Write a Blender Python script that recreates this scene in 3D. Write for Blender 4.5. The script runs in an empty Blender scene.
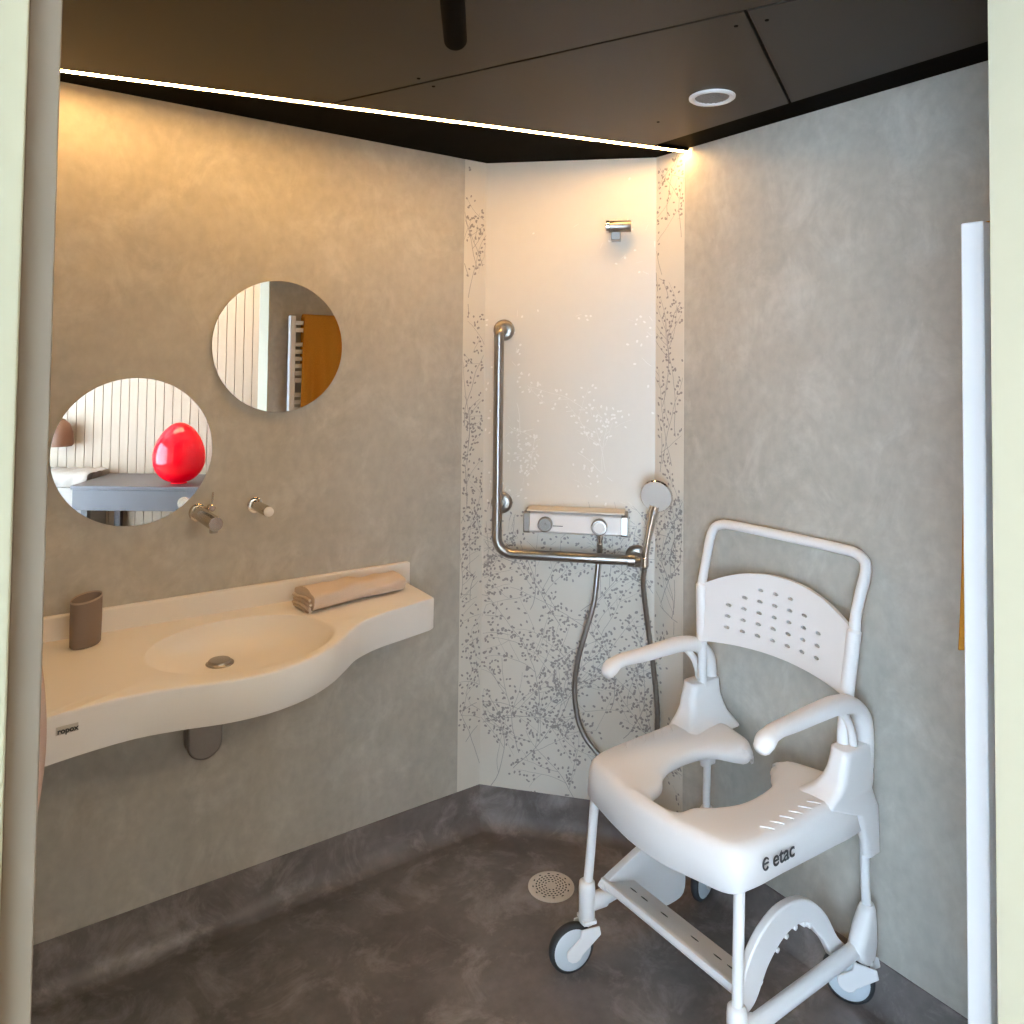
import bpy, bmesh, math, random
from mathutils import Vector, Matrix, noise
random.seed(7)
PI = math.pi
S = bpy.context.scene
C = S.collection

# ------------------------------------------------------------------ materials
def new_mat(name):
    m = bpy.data.materials.new(name); m.use_nodes = True
    nt = m.node_tree; b = nt.nodes['Principled BSDF']
    return m, nt, b

def plain(name, col, rough=.5, metal=0., bump=0., bscale=60., var=0., coat=0., spec=.5):
    m, nt, b = new_mat(name)
    b.inputs['Roughness'].default_value = rough
    b.inputs['Metallic'].default_value = metal
    b.inputs['Coat Weight'].default_value = coat
    b.inputs['Specular IOR Level'].default_value = spec
    tc = nt.nodes.new('ShaderNodeTexCoord')
    nz = nt.nodes.new('ShaderNodeTexNoise'); nz.inputs['Scale'].default_value = bscale
    nz.inputs['Detail'].default_value = 4
    nt.links.new(tc.outputs['Object'], nz.inputs['Vector'])
    mix = nt.nodes.new('ShaderNodeMix'); mix.data_type = 'RGBA'
    mix.inputs[6].default_value = tuple(max(0, c * (1 - var)) for c in col) + (1,)
    mix.inputs[7].default_value = tuple(min(1, c * (1 + var)) for c in col) + (1,)
    nt.links.new(nz.outputs['Fac'], mix.inputs[0])
    nt.links.new(mix.outputs[2], b.inputs['Base Color'])
    if bump > 0:
        bp = nt.nodes.new('ShaderNodeBump'); bp.inputs['Strength'].default_value = bump
        bp.inputs['Distance'].default_value = .002
        nt.links.new(nz.outputs['Fac'], bp.inputs['Height']); nt.links.new(bp.outputs[0], b.inputs['Normal'])
    return m

def mottled(name, c0, c1, c2, s1, s2, rough=.6, bump=.15, streak=(1, 1, 1), fine=120., spec=.5, rvar=0.):
    """stone-like surface: two noise scales between three colours plus a fine grain"""
    m, nt, b = new_mat(name)
    N = nt.nodes.new; L = nt.links.new
    tc = N('ShaderNodeTexCoord'); mp = N('ShaderNodeMapping'); mp.inputs['Scale'].default_value = streak
    L(tc.outputs['Object'], mp.inputs['Vector'])
    a = N('ShaderNodeTexNoise'); a.inputs['Scale'].default_value = s1; a.inputs['Detail'].default_value = 6
    a.inputs['Roughness'].default_value = .65
    d = N('ShaderNodeTexNoise'); d.inputs['Scale'].default_value = s2; d.inputs['Detail'].default_value = 8
    d.inputs['Roughness'].default_value = .7; d.inputs['Distortion'].default_value = .6
    e = N('ShaderNodeTexNoise'); e.inputs['Scale'].default_value = fine; e.inputs['Detail'].default_value = 3
    for n_ in (a, d, e): L(mp.outputs[0], n_.inputs['Vector'])
    r1 = N('ShaderNodeValToRGB'); r1.color_ramp.elements[0].position = .32; r1.color_ramp.elements[1].position = .7
    r1.color_ramp.elements[0].color = (*c0, 1); r1.color_ramp.elements[1].color = (*c1, 1)
    L(a.outputs['Fac'], r1.inputs[0])
    r2 = N('ShaderNodeValToRGB'); r2.color_ramp.elements[0].position = .5; r2.color_ramp.elements[1].position = .72
    r2.color_ramp.elements[0].color = (0, 0, 0, 1); r2.color_ramp.elements[1].color = (.85, .85, .85, 1)
    L(d.outputs['Fac'], r2.inputs[0])
    mx = N('ShaderNodeMix'); mx.data_type = 'RGBA'; mx.inputs[7].default_value = (*c2, 1)
    L(r2.outputs[0], mx.inputs[0]); L(r1.outputs[0], mx.inputs[6])
    mr = N('ShaderNodeMapRange'); mr.inputs[3].default_value = .93; mr.inputs[4].default_value = 1.07
    mr.inputs[1].default_value = .3; mr.inputs[2].default_value = .7
    L(e.outputs['Fac'], mr.inputs[0])
    ml = N('ShaderNodeMix'); ml.data_type = 'RGBA'; ml.blend_type = 'MULTIPLY'; ml.inputs[0].default_value = 1
    L(mx.outputs[2], ml.inputs[6]); L(mr.outputs[0], ml.inputs[7])
    L(ml.outputs[2], b.inputs['Base Color'])
    b.inputs['Roughness'].default_value = rough; b.inputs['Specular IOR Level'].default_value = spec
    bp = N('ShaderNodeBump'); bp.inputs['Strength'].default_value = bump; bp.inputs['Distance'].default_value = .002
    L(d.outputs['Fac'], bp.inputs['Height']); L(bp.outputs[0], b.inputs['Normal'])
    return m

def emit(name, col, strength, base=(.8, .8, .8)):
    m, nt, b = new_mat(name)
    b.inputs['Base Color'].default_value = (*base, 1)
    b.inputs['Emission Color'].default_value = (*col, 1)
    b.inputs['Emission Strength'].default_value = strength
    return m

M = {}
M['concrete'] = mottled('concrete_laminate', (.435, .41, .355), (.52, .495, .435), (.60, .575, .515), 2.4, 6.5, .50, .06, (1, 1, .8), 34, .4)
M['panel_white'] = plain('pale_laminate', (.74, .70, .62), .42, 0, .02, 30, .02)
M['ink_dark'] = plain('printed_grey_ink', (.36, .335, .31), .5, .1, 0, 40, .15)
M['ink_pale'] = plain('printed_pearl_ink', (.90, .87, .81), .33, .0, 0, 40, .05)
M['vinyl'] = mottled('dark_vinyl', (.11, .092, .085), (.24, .212, .20), (.37, .335, .32), 3.0, 6.5, .45, .10, (1, 1, 1), 40, .5)
M['ceil_panel'] = plain('satin_dark_panel', (.018, .013, .009), .42, 0, .03, 200, .05, spec=.35)
M['black'] = plain('recess_shade_black', (.003, .003, .003), .8, 0, 0, 50, .1, spec=.05)  # ceiling recess: darkness of the unlit area is put into the colour
M['black_satin'] = plain('satin_black_metal', (.0025, .0025, .0025), .7, 0, 0, 50, .1, spec=.08)
M['alu'] = plain('aluminium', (.75, .73, .70), .35, .9, 0, 50, .03)
M['led'] = emit('warm_light_diffuser', (1.0, .56, .20), 84.)
M['mirror'] = plain('mirror_glass', (.93, .93, .92), .0, 1., 0, 5, 0)
M['chrome'] = plain('chrome', (.80, .79, .78), .07, 1., 0, 5, 0)
M['steel'] = plain('brushed_steel', (.36, .34, .315), .30, 1., .02, 150, .06)
M['nickel'] = plain('brushed_nickel', (.60, .55, .48), .2, 1., .0, 150, .04)
M['solid_white'] = plain('solid_surface_white', (.84, .81, .76), .38, 0, .01, 300, .015)
M['plastic'] = plain('white_plastic', (.84, .82, .80), .38, 0, .01, 300, .01)
M['plastic2'] = plain('white_powder_coat', (.85, .84, .83), .3, 0, 0, 300, .01)
M['plastic_grey'] = plain('pale_grey_plastic', (.62, .68, .72), .4, 0, 0, 300, .02)
M['rubber'] = plain('grey_rubber', (.035, .04, .045), .7, 0, 0, 100, .1)
M['text'] = plain('dark_print', (.05, .055, .06), .5, 0, 0, 100, 0)
M['red_detail'] = plain('maroon_plastic', (.16, .02, .04), .5, 0, 0, 100, 0)
M['cup'] = plain('taupe_ceramic', (.22, .165, .13), .55, 0, .05, 400, .06)
M['towel_beige'] = plain('beige_terry', (.70, .58, .48), .95, 0, .8, 500, .10, spec=.1)
M['towel_pink'] = plain('blush_terry', (.62, .47, .40), .95, 0, .8, 500, .10, spec=.1)
M['towel_ochre'] = plain('ochre_terry', (.56, .25, .035), .95, 0, .8, 260, .22, spec=.1)
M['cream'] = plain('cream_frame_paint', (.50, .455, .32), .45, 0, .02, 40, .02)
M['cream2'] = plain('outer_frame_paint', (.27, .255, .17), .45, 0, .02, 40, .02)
M['shaded_frame'] = plain('shaded_frame_paint', (.15, .122, .085), .5, 0, .02, 40, .03)  # left stile: shade on its face is put into this darker colour
M['siding'] = plain('cream_board', (.36, .27, .185), .55, 0, .06, 30, .04)
M['groove'] = plain('board_groove', (.06, .04, .025), .8, 0, 0, 30, .1)
M['grey_desk'] = plain('grey_laminate', (.085, .075, .075), .35, 0, 0, 80, .03)
M['wood'] = mottled('light_oak', (.42, .28, .16), (.50, .35, .21), (.36, .23, .13), 2, 6, .5, .05, (1, 12, 1), 60)
M['brown'] = plain('brown_leather', (.16, .07, .035), .5, 0, .1, 60, .1)
M['cushion'] = plain('white_quilt', (.34, .30, .26), .9, 0, .3, 200, .04)
M['wall_paint'] = plain('warm_white_paint', (.80, .76, .70), .7, 0, .05, 60, .02)
M['grille'] = plain('grey_grille', (.30, .28, .26), .5, .2, 0, 60, .1)
M['drain'] = plain('cream_plastic', (.70, .64, .56), .4, 0, 0, 60, .03)
m, nt, b = new_mat('red_glass')
b.inputs['Base Color'].default_value = (.75, .0, .01, 1); b.inputs['Roughness'].default_value = .08
b.inputs['Emission Color'].default_value = (1, .0, .012, 1); b.inputs['Emission Strength'].default_value = .22
M['red_glass'] = m
m, nt, b = new_mat('clear_glass')
b.inputs['Roughness'].default_value = 0; b.inputs['Transmission Weight'].default_value = 1; b.inputs['IOR'].default_value = 1.01
M['glass'] = m

# ------------------------------------------------------------------ mesh helpers
def B(): return bmesh.new()

def obj(name, bm, mat, parent=None, smooth=40, bevel=0., seg=2, subsurf=0):
    bmesh.ops.recalc_face_normals(bm, faces=bm.faces[:])
    me = bpy.data.meshes.new(name); bm.to_mesh(me); bm.free()
    for mm in (mat if isinstance(mat, (list, tuple)) else [mat]): me.materials.append(mm)
    if smooth:
        for p in me.polygons: p.use_smooth = True
        me.set_sharp_from_angle(angle=math.radians(smooth))
    o = bpy.data.objects.new(name, me); C.objects.link(o)
    if parent is not None:
        o.parent = parent
        w = Vector((0, 0, 0)); q = parent
        while q is not None: w += q.location; q = q.parent
        if parent.rotation_euler.z == 0:
            o.location = -w                       # shapes are given in world coordinates
    if bevel:
        md = o.modifiers.new('bevel', 'BEVEL'); md.width = bevel; md.segments = seg; md.limit_method = 'ANGLE'
        md.angle_limit = math.radians(40)
    if subsurf:
        md = o.modifiers.new('sub', 'SUBSURF'); md.levels = subsurf; md.render_levels = subsurf
    return o

def tag(o, label, cat, group=None, kind=None):
    if label: o['label'] = label
    if cat: o['category'] = cat
    if group: o['group'] = group
    if kind: o['kind'] = kind
    return o

def thing(name, loc, label, cat, group=None):
    o = bpy.data.objects.new(name, None); C.objects.link(o); o.location = loc; o.empty_display_size = .05
    return tag(o, label, cat, group)

def struct(name, bm, mat, label=None, smooth=0, bevel=0., **k):
    o = obj(name, bm, mat, None, smooth, bevel, **k); o['kind'] = 'structure'
    if label: o['label'] = label
    return o

def box(bm, x0, x1, y0, y1, z0, z1, mi=0):
    vs = [bm.verts.new((x, y, z)) for x in (x0, x1) for y in (y0, y1) for z in (z0, z1)]
    for f in ((0, 1, 3, 2), (4, 6, 7, 5), (0, 4, 5, 1), (2, 3, 7, 6), (0, 2, 6, 4), (1, 5, 7, 3)):
        fc = bm.faces.new([vs[i] for i in f]); fc.material_index = mi
    return vs

def obox(bm, c, ax, ay, az, hx, hy, hz, mi=0):
    """oriented box: centre, three unit axes, half sizes"""
    c = Vector(c); n0 = len(bm.verts)
    vs = [bm.verts.new(c + ax * (sx * hx) + ay * (sy * hy) + az * (sz * hz)) for sx in (-1, 1) for sy in (-1, 1) for sz in (-1, 1)]
    for f in ((0, 1, 3, 2), (4, 6, 7, 5), (0, 4, 5, 1), (2, 3, 7, 6), (0, 2, 6, 4), (1, 5, 7, 3)):
        bm.faces.new([vs[i] for i in f]).material_index = mi

def cr(pts, n=8, closed=False):
    """Catmull-Rom through points"""
    P = [Vector(p) for p in pts]; out = []
    m_ = len(P)
    rng = range(m_) if closed else range(m_ - 1)
    for i in rng:
        p0 = P[(i - 1) % m_] if closed or i > 0 else P[0] * 2 - P[1]
        p1 = P[i]; p2 = P[(i + 1) % m_]
        p3 = P[(i + 2) % m_] if closed or i + 2 < m_ else P[-1] * 2 - P[-2]
        for k in range(n):
            t = k / n
            out.append(.5 * ((2 * p1) + (p2 - p0) * t + (2 * p0 - 5 * p1 + 4 * p2 - p3) * t * t + (3 * p1 - p0 - 3 * p2 + p3) * t ** 3))
    if not closed: out.append(P[-1])
    return out

def loft(bm, rings, closed_ring=True, caps=True, mi=0):
    V = [[bm.verts.new(p) for p in r] for r in rings]
    n = len(V[0])
    for a, b_ in zip(V, V[1:]):
        for j in range(n if closed_ring else n - 1):
            k = (j + 1) % n
            bm.faces.new((a[j], a[k], b_[k], b_[j])).material_index = mi
    if caps and closed_ring:
        bm.faces.new(V[0]).material_index = mi; bm.faces.new(V[-1][::-1]).material_index = mi
    return V

def tube(bm, path, r, n=12, caps=True, up=None, flat=1., mi=0, round_end=False):
    """sweep an ellipse along a path; r number or list; flat = ratio of the 'up' radius"""
    P = [Vector(p) for p in path]; rings = []
    R = r if isinstance(r, (list, tuple)) else [r] * len(P)
    ref = Vector(up) if up else None; prev = None
    for i, p in enumerate(P):
        t = (P[min(i + 1, len(P) - 1)] - P[max(i - 1, 0)]).normalized()
        if ref is not None: u = (ref - t * ref.dot(t)).normalized()
        elif prev is None:
            a = Vector((0, 0, 1)) if abs(t.z) < .9 else Vector((1, 0, 0)); u = (a - t * a.dot(t)).normalized()
        else: u = (prev - t * prev.dot(t)).normalized()
        prev = u; v = t.cross(u)
        rings.append([p + u * (math.cos(2 * PI * k / n) * R[i] * flat) + v * (math.sin(2 * PI * k / n) * R[i]) for k in range(n)])
    if round_end:
        for end in (0, -1):
            t = (P[0] - P[1]).normalized() if end == 0 else (P[-1] - P[-2]).normalized()
            base = rings[end]; c = P[end]; rr = R[end] * min(1, flat)
            extra = []
            for s in (.35, .7, .9):
                f = math.sqrt(max(0, 1 - s * s)); extra.append([c + (q - c) * f + t * rr * s for q in base])
            if end == 0: rings = extra[::-1] + rings
            else: rings = rings + extra
    return loft(bm, rings, True, caps, mi)

def cyl(bm, a, b_, r, n=24, r2=None, mi=0):
    a = Vector(a); b_ = Vector(b_)
    return tube(bm, [a, b_], [r, r if r2 is None else r2], n, True, None, 1., mi)

def lathe(bm, c, axis, prof, n=28, mi=0, sx=1., sy=1.):
    """profile [(radius, height along axis)] from c; closes the ends"""
    c = Vector(c); t = Vector(axis).normalized()
    a = Vector((0, 0, 1)) if abs(t.z) < .9 else Vector((1, 0, 0)); u = (a - t * a.dot(t)).normalized(); v = t.cross(u)
    rings = [[c + t * h + u * (math.cos(2 * PI * k / n) * max(r, 1e-5) * sx) + v * (math.sin(2 * PI * k / n) * max(r, 1e-5) * sy) for k in range(n)] for r, h in prof]
    return loft(bm, rings, True, True, mi)

def prism(bm, poly, off, mi=0):
    """extrude a polygon (list of 3D points) by vector off"""
    off = Vector(off)
    a = [bm.verts.new(Vector(p)) for p in poly]; b_ = [bm.verts.new(Vector(p) + off) for p in poly]
    bm.faces.new(a).material_index = mi; bm.faces.new(b_[::-1]).material_index = mi
    n = len(a)
    for i in range(n):
        bm.faces.new((a[i], b_[i], b_[(i + 1) % n], a[(i + 1) % n])).material_index = mi

def text_mesh(name, s, size, mat, parent, origin, xdir, ydir, bold=.0, shear=0., extr=.0004):
    cu = bpy.data.curves.new(name, 'FONT'); cu.body = s; cu.size = size; cu.extrude = extr; cu.offset = bold; cu.shear = shear
    tmp = bpy.data.objects.new('tmp', cu); C.objects.link(tmp)
    dg = bpy.context.evaluated_depsgraph_get()
    me = bpy.data.meshes.new_from_object(tmp.evaluated_get(dg))
    bpy.data.objects.remove(tmp)
    X = Vector(xdir).normalized(); Y = Vector(ydir).normalized(); Z = X.cross(Y); O = Vector(origin)
    for v in me.vertices: v.co = O + X * v.co.x + Y * v.co.y + Z * v.co.z
    bm = B(); bm.from_mesh(me)
    return obj(name, bm, mat, parent, 0)

# ------------------------------------------------------------------ dimensions
ZC = 2.328            # wall tops
FO = .425             # fold of the chamfered corner on each wall
U = Vector((1, -1, 0)).normalized()      # along the corner panel
Nn = Vector((-1, -1, 0)).normalized()    # out of the corner panel into the room
def CP(u, n, z): return Vector((-FO, 0, 0)) + U * u + Nn * n + Vector((0, 0, z))
LP = FO * math.sqrt(2)
XL, YF, YO = -1.905, -1.76, -1.915       # left wall, front wall inner and outer face
XJ = -.638                                 # right edge of the opening

# ------------------------------------------------------------------ floor, walls
bm = B(); prism(bm, [(-1.905, .0, 0), (-FO, 0, 0), (0, -FO, 0), (0, YO, 0), (XL, YO, 0)], (0, 0, -.03))
struct('floor', bm, M['vinyl'], 'dark grey brown mottled vinyl shower room floor')
bm = B(); prism(bm, [(-3.05, YO, 0), (1.35, YO, 0), (1.35, -2.6, 0), (-3.05, -5.75, 0)], (0, 0, -.03))
struct('floor.001', bm, M['wood'], 'light oak floor of the room outside')
bm = B(); prism(bm, [(XL - .1, 0, 0), (-.5165, 0, 0), (-.5165, .04, 0), (XL - .1, .04, 0)], (0, 0, ZC))
struct('wall_left', bm, M['concrete'], 'concrete look wall behind the washbasin')
bm = B(); prism(bm, [(0, -.5535, 0), (0, YO, 0), (.04, YO, 0), (.04, -.5535, 0)], (0, 0, ZC))
struct('wall_right', bm, M['concrete'], 'concrete look wall behind the shower chair')
bm = B(); box(bm, XL - .05, XL, YO + .002, 0, 0, ZC)
struct('wall_side', bm, M['concrete'])
bm = B(); box(bm, XJ, .04, YO, YF, 0, 2.5)
struct('wall_front', bm, M['concrete'], 'concrete look wall beside the opening carrying the radiator')
# patterned corner sheet, bent on to both side walls; the sprigs are printed on it
bm = B()
poly = [(-.5165, -.0008, 0), (-FO, -.0008, 0), (-.0008, -FO, 0), (-.0008, -.5535, 0), (.04, -.5535, 0), (.04, -FO + .03, 0), (-FO + .03, .04, 0), (-.5165, .04, 0)]
prism(bm, poly, (0, 0, ZC))
faces = [  # origin, direction, width, normal
    (Vector((-.5165, -.0008, 0)), Vector((1, 0, 0)), .0915, Vector((0, -1, 0))),
    (Vector((-FO, -.0008, 0)), U.copy(), LP - .001, Nn.copy()),
    (Vector((-.0008, -FO, 0)), Vector((0, -1, 0)), .1285, Vector((-1, 0, 0)))]
TOT = .0915 + LP + .1285
def place(s, z):
    """strip coordinate s (0..TOT) -> point on the sheet, its tangent and normal"""
    if s < 0 or s > TOT: return None
    if s < .0915: o, d, w, n = faces[0]; q = s; k = 0
    elif s < .0915 + LP - .001: o, d, w, n = faces[1]; q = s - .0915; k = 1
    else: o, d, w, n = faces[2]; q = s - .0915 - LP + .001; k = 2
    return o + d * q + n * .0007 + Vector((0, 0, z)), d, n, k, q, w
def density(k, q, z):
    """how much is printed there, and in which ink"""
    if z < .11 or z > 2.31: return 0, 1
    if k != 1: 
        g = noise.noise(Vector((k * 5.1, q * 3, z * 2.2)))
        return (.95 if g > -.25 else .25), 1
    if z < .93: 
        return 1., 1
    if z < 1.02: return .55, 1
    if z < 1.12: return .18 + .5 * (q > .5), 1
    if z < 1.78:
        if .12 < q < .52: return (.8 if noise.noise(Vector((q * 5, 3.3, z * 4))) > -.12 and z > 1.22 else .1), 2
        return .12, 2
    if 1.88 < z < 2.08 and q > .40: return .22, 3
    return 0.02, 3
nleaf = 0
def leaf(s, z, ang, L, W):
    global nleaf
    r = place(s, z)
    if not r: return
    p, d, n, k, q, w = r
    if q < L or q > w - L: return
    dn, ink = density(k, q, z)
    if random.random() > dn: return
    a = d * math.cos(ang) + Vector((0, 0, 1)) * math.sin(ang); c = n.cross(a)
    vs = [bm.verts.new(p + a * (math.cos(2 * PI * i / 7) * L) + c * (math.sin(2 * PI * i / 7) * W)) for i in range(7)]
    bm.faces.new(vs).material_index = min(ink, 2) ; nleaf += 1
def stroke(pts, w0, w1):
    last = None; m_ = len(pts)
    for i in range(m_ - 1):
        r = place(*pts[i]); r2 = place(*pts[i + 1])
        if not r or not r2 or r[3] != r2[3]: continue
        dn, ink = density(r[3], r[4], pts[i][1])
        if random.random() > dn: continue
        a = (r2[0] - r[0])
        if a.length < 1e-6: continue
        c = r[2].cross(a.normalized()); w = (w0 + (w1 - w0) * i / m_) * .5
        bm.faces.new([bm.verts.new(x) for x in (r[0] - c * w, r2[0] - c * w, r2[0] + c * w, r[0] + c * w)]).material_index = min(ink, 2)
def branch(s, z, ang, ln, w, depth):
    pts = [(s, z)]; step = .022; bend = random.uniform(-.09, .09)
    n_ = int(ln / step)
    for i in range(n_):
        ang += bend + random.uniform(-.17, .17)
        s += math.cos(ang) * step; z += math.sin(ang) * step
        pts.append((s, z))
        if depth < 2 and i > 1 and random.random() < (.26 if depth == 0 else .2):
            branch(s, z, ang + random.choice((-1, 1)) * random.uniform(.5, .95), ln * random.uniform(.35, .6), w * .7, depth + 1)
        if i > n_ * .25:
            for _ in range(random.choice((1, 2, 2, 3, 3))):
                sd = random.choice((-1, 1)); off = random.uniform(.008, .034)
                la = ang + sd * random.uniform(.5, 1.2)
                leaf(s + math.cos(la) * off, z + math.sin(la) * off, la + random.uniform(-.4, .4), random.uniform(.0042, .0062), random.uniform(.0030, .0041))
    stroke(pts, w, w * .5)
for i in range(31):
    branch(random.uniform(-.1, TOT + .1), random.uniform(-.1, 2.25), random.uniform(.25, 2.9), random.uniform(.32, .55), .0019, 0)
for i in range(6):
    branch(random.uniform(-.1, TOT + .1), random.uniform(-.05, .8), random.uniform(.25, 2.9), random.uniform(.32, .55), .0019, 0)
for i in range(24):
    branch(random.choice((random.uniform(0, .09), random.uniform(.70, .82))), random.uniform(.7, 2.25), random.uniform(1.2, 2.0), random.uniform(.3, .5), .0022, 1)
struct('wall_back', bm, [M['panel_white'], M['ink_dark'], M['ink_pale']], 'pale corner wall sheet printed with grey sprigs of small leaves')

# coved vinyl skirting
def skirt(name, a, b_, nin, ma, mb, h=.10, h2=None):
    """a,b ends on the wall; nin inward normal; ma/mb mitre vectors at the ends (in-plane unit offset per unit depth)"""
    bm = B(); rings = []
    for p, m_, h in ((a, ma, h), (b_, mb, h2 or h)):
        prof = [(0, h), (.0035, h), (.0045, h - .004), (.0055, .05), (.009, .034), (.016, .018), (.028, .007), (.042, .0015), (.05, .0004), (0, .0004)]
        rings.append([Vector(p) + Vector(m_) * d + Vector((0, 0, z)) for d, z in prof])
    loft(bm, rings)
    return struct(name, bm, M['vinyl'], smooth=60)
t225 = math.tan(PI / 8)
skirt('baseboard_left', (XL, -.0008, 0), (-FO, -.0008, 0), (0, -1, 0), (0, -1, 0), (-t225, -1, 0), .134)
d1 = (Nn - U * 0)
skirt('baseboard_back', (-FO, -.0009, 0), (-.0009, -FO, 0), None, Vector((-t225, -1, 0)), Vector((-1, -t225, 0)), .134, .112)
skirt('baseboard_right', (-.0008, -FO, 0), (-.0008, YF, 0), None, Vector((-1, -t225, 0)), (-1, 0, 0), .112, .098)

# ------------------------------------------------------------------ ceiling: unlit recess with its shade painted black, dark panels a hand below
bm = B(); box(bm, XL - .1, .1, YO, .1, ZC, ZC + .03)
struct('ceiling', bm, M['black'], 'unlit recess above the hung dark ceiling panels, its shade painted black')
ZP = 2.293
LED0, LED1 = Vector((-1.90, -.090, 0)), Vector((-.004, -.567, 0))
PE0, PE1 = Vector((-1.90, -.167, 0)), Vector((-.004, -.640, 0))
ZL = 2.318
dl = (LED1 - LED0).normalized(); nl = Vector((dl.y, -dl.x, 0))     # nl points away from the left wall
if nl.y > 0: nl = -nl
def led_y(x): return LED0.y + dl.y / dl.x * (x - LED0.x)
# panel seams: A runs (-1.106,-.488)->(-.70,-1.375); B runs (-.735,-1.375)->(-.246,-1.119)
Ao = Vector((-1.106, -.488, 0)); Ad = Vector((.380, -.863, 0)).normalized()
Bd = Vector((.907, .400, 0)).normalized()
Xp = Ao + Ad * .953                                                # where the seams meet
Bd = (Vector((-.246, -1.119, 0)) - Xp).normalized()
gx = -.20
def clip(poly, p, n):
    """keep the side where (q-p).n >= 0"""
    out = []
    for i in range(len(poly)):
        a, b_ = poly[i], poly[(i + 1) % len(poly)]
        da, db = (a - p).dot(n), (b_ - p).dot(n)
        if da >= 0: out.append(a)
        if (da >= 0) != (db >= 0): out.append(a + (b_ - a) * (da / (da - db)))
    return out
base = [Vector((XL + .002, YF + .001, 0)), Vector((gx, YF + .001, 0)), Vector((gx, .0, 0)), Vector((XL + .002, 0, 0))]
base = clip(base, PE0 + nl * .010, nl)
base_r = clip([Vector((XL + .002, YF + .001, 0)), Vector((gx + .11, YF + .001, 0)), Vector((gx + .11, 0, 0)), Vector((XL + .002, 0, 0))], LED0 + nl * .012, nl)
An = Vector((-Ad.y, Ad.x, 0)); An = An if An.x > 0 else -An       # to the right of seam A
Bn = Vector((-Bd.y, Bd.x, 0)); Bn = Bn if Bn.y > 0 else -Bn       # towards the corner
g = .0032
pieces = []
pr_ = clip(base, Ao + An * g, An)                                   # right of A
p1 = clip(pr_, Xp + Bn * g, Bn); p2 = clip(pr_, Xp - Bn * g, -Bn)
p3 = clip(base, Ao - An * g, -An)
# the panel by the corner reaches closer to the right wall than the seam line
for i, pp_ in enumerate((p1, p2, p3)):
    if len(pp_) > 2:
        bm = B(); prism(bm, [Vector((q.x, q.y, ZP)) for q in pp_], (0, 0, .016))
        struct('ceiling.%03d' % (i + 1), bm, M['ceil_panel'], ['dark satin ceiling panel around the vent', 'dark satin ceiling panel nearest the right wall', 'dark satin ceiling panel over the middle of the room'][i], bevel=.0015)
# small screw heads on the panels
bm = B()
for q in (Ao + Ad * .18 + An * .03, Ao + Ad * .18 - An * .03, Xp + Bd * .06 + Bn * .03, Xp + Bd * .06 - Bn * .03, Vector((-.36, -.78, 0))):
    lathe(bm, (q.x, q.y, ZP), (0, 0, -1), [(.0045, 0), (.004, .0015), (0.001, .002)], 10)
o = struct('trim_2', bm, M['black_satin'], smooth=30)

# light strip: profile with a diffuser
t = thing('led_light_strip', (-.95, -.40, 2.3), 'long thin warm white light strip crossing the dark ceiling', 'light')
def ledbox(bm, s0, s1, z0, z1):
    prism(bm, [LED0 + nl * s0 + Vector((0, 0, z0)), LED1 + nl * s0 + Vector((0, 0, z0)), LED1 + nl * s1 + Vector((0, 0, z0)), LED0 + nl * s1 + Vector((0, 0, z0))], (0, 0, z1 - z0))
bm = B(); ledbox(bm, -.011, .011, ZL + .004, ZC - .0005); ledbox(bm, -.011, -.0095, ZL - .002, ZL + .004); ledbox(bm, .0095, .011, ZL - .002, ZL + .004)
obj('profile', bm, M['black_satin'], t, 0)
bm = B(); ledbox(bm, -.0093, .0093, ZL - .003, ZL + .0038)
obj('diffuser', bm, M['led'], t, 0)

# vent
VC = Vector((-.398, -1.005, ZP))
t = thing('ceiling_vent', VC, 'round white vent ring with grey mesh in the dark ceiling', 'vent')
bm = B(); lathe(bm, VC, (0, 0, -1), [(.058, 0), (.058, .004), (.054, .007), (.046, .006), (.043, .001), (.043, -.001)], 40)
obj('ring', bm, M['plastic2'], t)
bm = B(); lathe(bm, VC, (0, 0, -1), [(.0425, 0), (.0425, .002), (.001, .002)], 40)
for i in range(-4, 5):
    w = math.sqrt(.041 ** 2 - (i * .009) ** 2)
    box(bm, VC.x - w, VC.x + w, VC.y + i * .009 - .001, VC.y + i * .009 + .001, VC.z - .0035, VC.z - .0019)
    box(bm, VC.x + i * .009 - .001, VC.x + i * .009 + .001, VC.y - w, VC.y + w, VC.z - .0035, VC.z - .0019)
obj('grille', bm, M['grille'], t, 0)

# black spotlight on the ceiling, aimed at the corner
t = thing('spotlight', (-1.27, -1.17, ZP), 'black tube spotlight hanging from the ceiling at the top edge', 'spotlight')
a = Vector((-1.275, -1.182, 2.235)); b_ = Vector((-1.196, -1.063, 2.216)); dv = (b_ - a).normalized()
a2 = a - dv * .10
bm = B(); lathe(bm, a2, dv, [(.018, 0), (.022, .004), (.022, (b_ - a2).length), (.019, (b_ - a2).length + .001), (.018, (b_ - a2).length - .012), (.001, (b_ - a2).length - .014)], 32)
obj('lamp_body', bm, M['black_satin'], t)
bm = B(); m0 = a2 + dv * .08
cyl(bm, m0, (m0.x, m0.y, ZP - .004), .006, 12); lathe(bm, (m0.x, m0.y, ZP), (0, 0, -1), [(.03, 0), (.03, .006), (.005, .008)], 24)
obj('mount', bm, M['black_satin'], t)

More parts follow.
